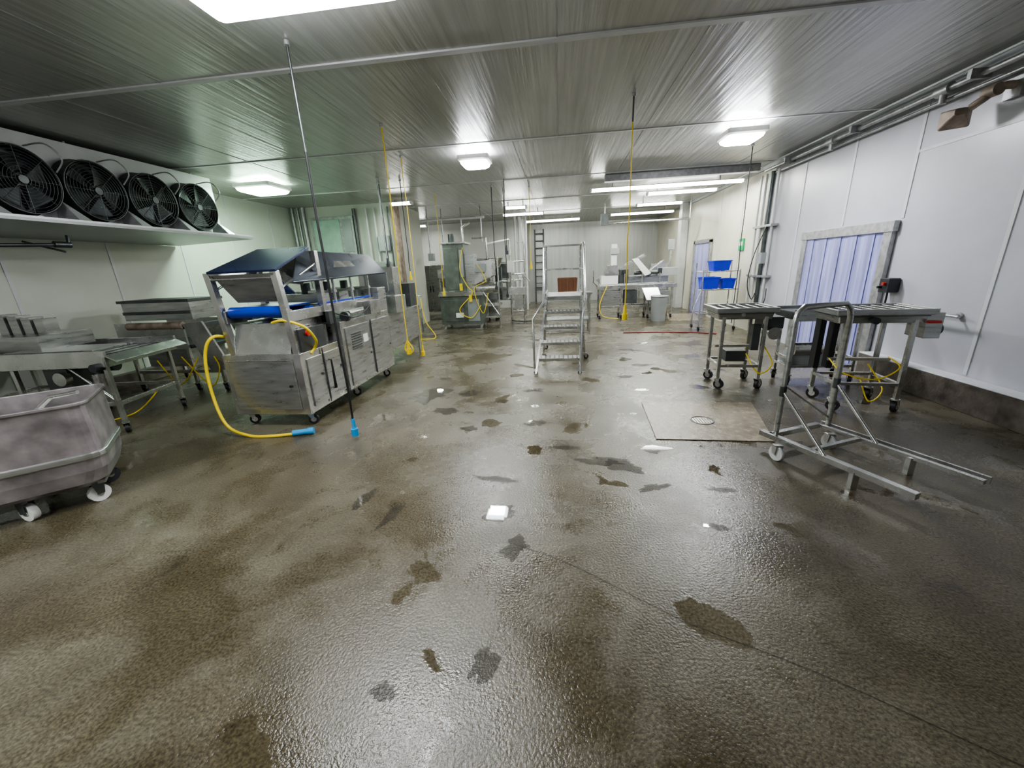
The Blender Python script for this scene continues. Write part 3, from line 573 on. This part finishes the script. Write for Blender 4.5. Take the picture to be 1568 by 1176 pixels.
b=B('wall_ladder',(-.8,16.9,2))
for x in (-.95,-.6): b.tube([(x,16.85,0),(x,16.85,2.9)],.025,DSTEEL)
for k in range(9): b.tube([(-.95,16.85,.5+.28*k),(-.6,16.85,.5+.28*k)],.018,DSTEEL)
for z in (.6,2.7): b.box(-.95,-.6,16.84,16.99,z,z+.02,DSTEEL)
b.done()
b=B('steel_cabinet',(-4.3,12.8,0)); b.box(-4.6,-3.75,12.8,13.3,.15,1.65,STEEL); b.box(-4.58,-4.19,12.785,12.8,.2,1.6,STEEL2); b.box(-4.16,-3.77,12.785,12.8,.2,1.6,STEEL2)
for x in (-4.55,-3.8):
    for y in (12.85,13.25): b.cyl((x,y,0),(x,y,.15),.03,DSTEEL)
b.cyl((-4.22,12.76,.8),(-4.22,12.76,1.0),.012,DARK); b.cyl((-4.13,12.76,.8),(-4.13,12.76,1.0),.012,DARK); b.done(.005)
b=B('steel_table',(.15,9.3,0)); b.box(-.35,.75,9.0,9.6,.83,.87,STEEL); 
for x in (-.3,.7):
    for y in (9.05,9.55): b.box(x-.02,x+.02,y-.02,y+.02,0,.83,STEEL)
b.box(-.3,.7,9.03,9.57,.25,.28,STEEL2); b.done(.003)
b=B('brown_crate',(.16,9.3,.87)); 
b.loft([rrect(.2,9.3,.42,.4,.01,.872,1),rrect(.2,9.3,.45,.44,.01,1.2,1),rrect(.2,9.3,.42,.40,.01,1.2,1),rrect(.2,9.3,.38,.36,.01,.9,1)],BROWN,True,True)
for x in (.04,.2,.36): b.box(x-.02,x+.02,9.07,9.09,.89,1.19,BROWN)
b.done(.003)
b=B('slicing_line',(2.1,11.2,0))
b.box(1.05,3.1,10.9,11.5,.8,.9,STEEL); b.box(1.1,3.05,10.95,11.45,.9,.93,STEEL2)
for x in (1.12,1.7,2.4,3.0):
    for y in (10.95,11.45): b.box(x-.025,x+.025,y-.025,y+.025,.1,.8,STEEL); b.caster(x,y,.12,.045,1)
b.box(1.12,3.0,10.94,10.97,.3,.35,STEEL); b.box(1.12,3.0,11.43,11.46,.3,.35,STEEL)
b.box(1.15,1.65,10.95,11.4,.35,.75,STEEL2); b.box(1.75,2.1,10.95,11.4,.4,.75,DSTEEL); b.box(2.45,2.95,10.95,11.4,.36,.72,STEEL2)
b.box(1.15,1.6,11.0,11.4,.93,1.15,WHITE); b.prism([(1.25,11.0,1.15),(1.65,11.0,1.15),(1.55,11.0,1.42),(1.3,11.0,1.42)],[(1.25,11.4,1.15),(1.65,11.4,1.15),(1.55,11.4,1.42),(1.3,11.4,1.42)],STEEL)
b.box(1.4,1.55,11.05,11.2,1.42,1.95,WHITE); b.box(1.36,1.6,11.0,11.03,1.7,1.85,GREYP)
b.plate([(1.9,11.0,1.55),(2.05,11.0,1.57),(2.4,11.0,1.18),(2.25,11.0,1.12)],.2,WHITE); b.plate([(2.25,11.05,1.12),(2.4,11.05,1.08),(2.8,11.05,1.42),(2.76,11.05,1.5)],.2,STEEL)
b.box(1.8,2.9,11.05,11.35,.93,1.12,STEEL2); b.cyl((2.0,10.98,1.2),(2.7,10.98,1.2),.05,DSTEEL); b.box(2.6,3.1,10.95,11.4,1.1,1.3,GREYP); b.box(1.62,1.85,10.95,11.3,.93,1.3,DSTEEL)
b.cyl((2.9,11.0,1.3),(2.9,11.0,1.9),.03,STEEL); b.box(2.82,2.98,10.95,11.05,1.75,2.0,GREYP)
b.plate([(2.2,10.85,.8),(2.6,10.85,.8),(2.7,10.7,.5),(2.3,10.7,.5)],.02,STEEL)
b.tube([(1.3,10.9,.9),(1.1,10.8,.4),(1.2,10.75,.1),(1.6,10.75,.03)],.012,YEL,6,6); b.tube([(1.05,11,.9),(.95,11,1.0),(.95,11,1.3)],.02,STEEL)
for x in (1.75,2.2,2.65): b.tube([(x,10.92,.93),(x,10.92,1.25)],.015,STEEL,6); b.box(x-.05,x+.05,10.9,10.93,1.2,1.3,DARK)
b.done(.004)
b=B('conveyor_incline',(1.9,12.9,0))
b.plate([(1.2,12.7,1.0),(2.6,12.7,1.7),(2.6,13.1,1.7),(1.2,13.1,1.0)],.08,STEEL2)
for x,z in ((1.3,1.0),(2.5,1.6)):
    for y in (12.75,13.05): b.tube([(x,y,0),(x,y,z)],.02,STEEL,6)
b.box(2.8,3.3,12.7,13.0,.1,1.4,STEEL); b.box(2.82,3.28,12.685,12.7,.2,1.3,GREYP); b.box(2.75,3.35,12.65,13.05,0,.1,DSTEEL)
b.done(.004)
b=B('waste_bin',(2.65,10.45,0)); b.cyl((2.55,10.4,0),(2.55,10.4,.62),.17,GREYP,20,.21); b.ring((2.55,10.4,.62),(0,0,1),.21,.015,GREYP); b.done()
b=B('overhead_frame',(2.5,12,2.6))
b.tube([(1.3,11.95,2.55),(3.6,11.95,2.55)],.03,STEEL); b.tube([(1.3,11.95,2.55),(1.3,11.95,HT)],.02,STEEL); b.tube([(3.6,11.95,2.55),(3.6,11.95,HT)],.02,STEEL); b.box(1.2,1.4,11.9,12,2.5,2.8,DSTEEL); b.done()

# ------------------------------------------------------------------ partition wall stuff
b=B('wall_conduits',(-6.4,9.6,1.5))
for x,r in ((-6.5,.04),(-6.35,.03),(-6.22,.05)): b.tube([(x,9.62,.1),(x,9.62,HT)],r,GALV,10)
b.done()
b=B('window_1',(-5.6,9.65,2.4)); b.box(-6.05,-4.95,9.6,9.69,1.95,2.85,GALV); b.box(-5.98,-5.3,9.585,9.6,2.02,2.78,GLASSG); b.box(-5.24,-5.0,9.585,9.6,2.02,2.78,GREYP); b.done(.005)
b=B('electrical_panel',(-4.4,9.6,1.4)); b.box(-4.7,-4.15,9.5,9.69,1.0,1.75,GREYP); b.box(-4.67,-4.18,9.485,9.5,1.03,1.72,STEEL2); b.cyl((-4.25,9.46,1.4),(-4.25,9.49,1.4),.02,BLACK); b.tube([(-4.6,9.62,1.75),(-4.6,9.62,3.0)],.025,PIPE); b.tube([(-4.4,9.62,1.75),(-4.4,9.62,3.0)],.025,PIPE); b.tube([(-4.9,9.62,.2),(-4.9,9.62,3.0)],.04,DSTEEL)
b.box(-4.35,-4.1,9.55,9.69,2.0,2.35,GREYP); b.tube([(-4.05,9.64,.3),(-4.05,9.64,3.0)],.02,DSTEEL); b.done(.004)
b=B('corner_post',(-3.95,9.7,0)); b.box(-3.945,-3.87,9.60,9.9,0,HT,RUST); b.done(.004)

# ------------------------------------------------------------------ hanging cords
def cord(name,x,y,z0,m,plug=None,rod=None,r=.009,rodm=None,coil=False):
    b=B(name,(x,y,H)); zr=rod or HT
    b.cyl((x,y,H-.03),(x,y,HT),.02,GALV)
    if rod: b.tube([(x,y,HT),(x,y,rod)],.009,rodm or DSTEEL)
    sway=.006
    b.tube([(x+(.0 if i in(0,8) else random.uniform(-sway,sway)),y,zr+(z0-zr)*i/8) for i in range(9)],r,m,8,3)
    if plug: b.cyl((x,y,z0-.13),(x,y,z0),.022,plug,12,.014); b.cyl((x,y,z0-.17),(x,y,z0-.10),.032,plug,12)
    if coil: b.tube([(x,y,z0),(x+.06,y,z0-.1),(x+.02,y,z0-.16),(x-.05,y,z0-.1),(x,y,z0+.02)],.009,m,6,6)
    b.done()
cord('hanging_power_cord',-1.9,3.12,.22,BLACK,BLUE,2.4,.010)
cord('hanging_power_cord',-1.97,4.81,.62,YEL,YEL,None,.007,None,True)
cord('hanging_power_cord',-2.24,6.05,.32,YEL,YEL,None,.006)
cord('hanging_power_cord',.76,4.63,1.02,YEL,YEL,2.85,.006)
cord('hanging_power_cord',2.91,6.95,.42,BLACK,None,None,.007)
cord('hanging_power_cord',-3.15,7.2,1.75,GALV,DARK,None,.012); cord('hanging_power_cord',-2.98,7.3,1.72,YEL,None,None,.007); cord('hanging_power_cord',-2.85,7.5,1.5,BLACK,YEL,None,.008)
cord('hanging_power_cord',-3.3,7.6,1.2,DSTEEL,DARK,None,.012); cord('hanging_power_cord',-1.0,7.9,1.9,BLACK,DARK,None,.007)
cord('hanging_power_cord',-1.35,8.6,1.2,BLACK,DARK,None,.008); cord('hanging_power_cord',-1.15,8.9,1.0,BLACK,DARK,None,.008); cord('hanging_power_cord',-.6,8.9,1.6,YEL,YEL,None,.006)
cord('hanging_power_cord',-2.6,8.8,1.1,YEL,YEL,None,.006)
b=B('red_hose',(2.3,8.4,0)); b.tube([(1.4,8.62,.012),(2.0,8.6,.012),(2.7,8.5,.012),(3.2,8.25,.012)],.012,REDH,8,5); b.done()

# ------------------------------------------------------------------ floor details
def flat(b,pts,z,m): 
    k=len(pts); b.add([(x,y,z) for x,y in pts],[tuple(range(k))],m)
b=B('floor_patch',(1.4,3.65,0)); b.plate([(.90,4.14,.004),(.84,3.2,.004),(1.79,3.17,.004),(2.03,4.13,.004)][::-1],.004,PATCH); b.done()
b=B('floor_drain',(1.36,3.62,0)); b.ring((1.36,3.62,.006),(0,0,1),.10,.008,DSTEEL); b.cyl((1.36,3.62,0),(1.36,3.62,.007),.095,DSTEEL,20)
for k in range(-3,4): b.box(1.36+k*.025-.004,1.36+k*.025+.004,3.55,3.69,.007,.009,STEEL)
b.done()
b=B('floor_patch',(3.3,10.9,0)); b.plate([(2.8,10.3,.004),(3.5,10.2,.004),(3.85,11.6,.004),(3.1,11.75,.004)],.004,PATCH); b.done()
def blob(b,cx,cy,rx,ry,z,m,rot=0,n=72,seed=0):
    rnd=random.Random(seed); K=14; ph=[rnd.uniform(0,6.28) for _ in range(K)]; am=[.26*rnd.uniform(.4,1)/(1+.35*k) for k in range(K)]
    pts=[]
    for i in range(n):
        a=2*math.pi*i/n; r=max(.25,1+sum(am[k]*math.sin((k+1)*a+ph[k]) for k in range(K)))
        x=rx*r*math.cos(a); y=ry*r*math.sin(a); pts.append((cx+x*math.cos(rot)-y*math.sin(rot),cy+x*math.sin(rot)+y*math.cos(rot)))
    flat(b,pts,z,m)
b=B('puddle',(0,2.5,0))
for i,(x,y,rx,ry) in enumerate([(-.21,3.55,.13,.06),(.02,3.02,.16,.03),(.78,3.0,.10,.07),(.45,2.72,.14,.08),(.63,2.42,.10,.04),(1.09,2.42,.10,.025),(-.44,2.48,.18,.03),(.90,2.02,.06,.03),(-.40,2.08,.09,.09),(-.3,1.12,.05,.07),(-.66,.98,.04,.035),(-1.08,2.05,.04,.12),(-1.35,2.2,.05,.1),(-1.64,5.17,.12,.06),(-1.27,3.87,.16,.08),(-1.1,4.5,.12,.1),(1.2,6.9,.2,.08),(.9,5.2,.12,.05),(1.2,5.8,.16,.06),(1.0,4.6,.08,.04),(-.3,4.6,.14,.05),(-.9,3.4,.1,.05),(1.36,3.62,.22,.14),(-1.6,4.4,.2,.3),(-.24,1.78,.06,.09),(.3,2.8,.2,.06)]):
    blob(b,x,y,rx,ry,.0045 if i==22 else .0025,FILM,random.uniform(-.3,.3),72,i)
b.done()
b=B('floor_joint',(1,1,0))
def line(pts,w):
    P=[Vector((x,y,0)) for x,y in pts]
    for i in range(len(P)-1):
        t=(P[i+1]-P[i]).normalized(); nrm=Vector((-t.y,t.x,0))*w/2; b.add([P[i]+nrm+Vector((0,0,.002)),P[i]-nrm+Vector((0,0,.002)),P[i+1]-nrm+Vector((0,0,.002)),P[i+1]+nrm+Vector((0,0,.002))],[(0,1,2,3)],CRACK)
line([(-.26+2.2*t+.02*math.sin(9*t),1.8-1.15*t+.02*math.sin(14*t)) for t in [i/24 for i in range(25)]],.003)
b.done()

# ------------------------------------------------------------------ world + camera
w=bpy.data.worlds.new('World'); bpy.context.scene.world=w; w.use_nodes=True
w.node_tree.nodes['Background'].inputs[0].default_value=(.8,.85,.9,1); w.node_tree.nodes['Background'].inputs[1].default_value=.05
Xr=Vector((0.99252820,0.00755028,0.12178170)); Yr=Vector((0.11418540,0.29430884,-0.94886458)); Zr=Vector((-0.04300563,0.95568055,0.29124770))
cd=bpy.data.cameras.new('camera'); cd.sensor_width=36; cd.lens=590/1568*36; cd.clip_start=.05
co=bpy.data.objects.new('camera',cd); COL.objects.link(co)
co.matrix_world=Matrix.Translation((0,0,1.5))@Matrix((Xr,Yr,Zr)).to_4x4()
bpy.context.scene.camera=co
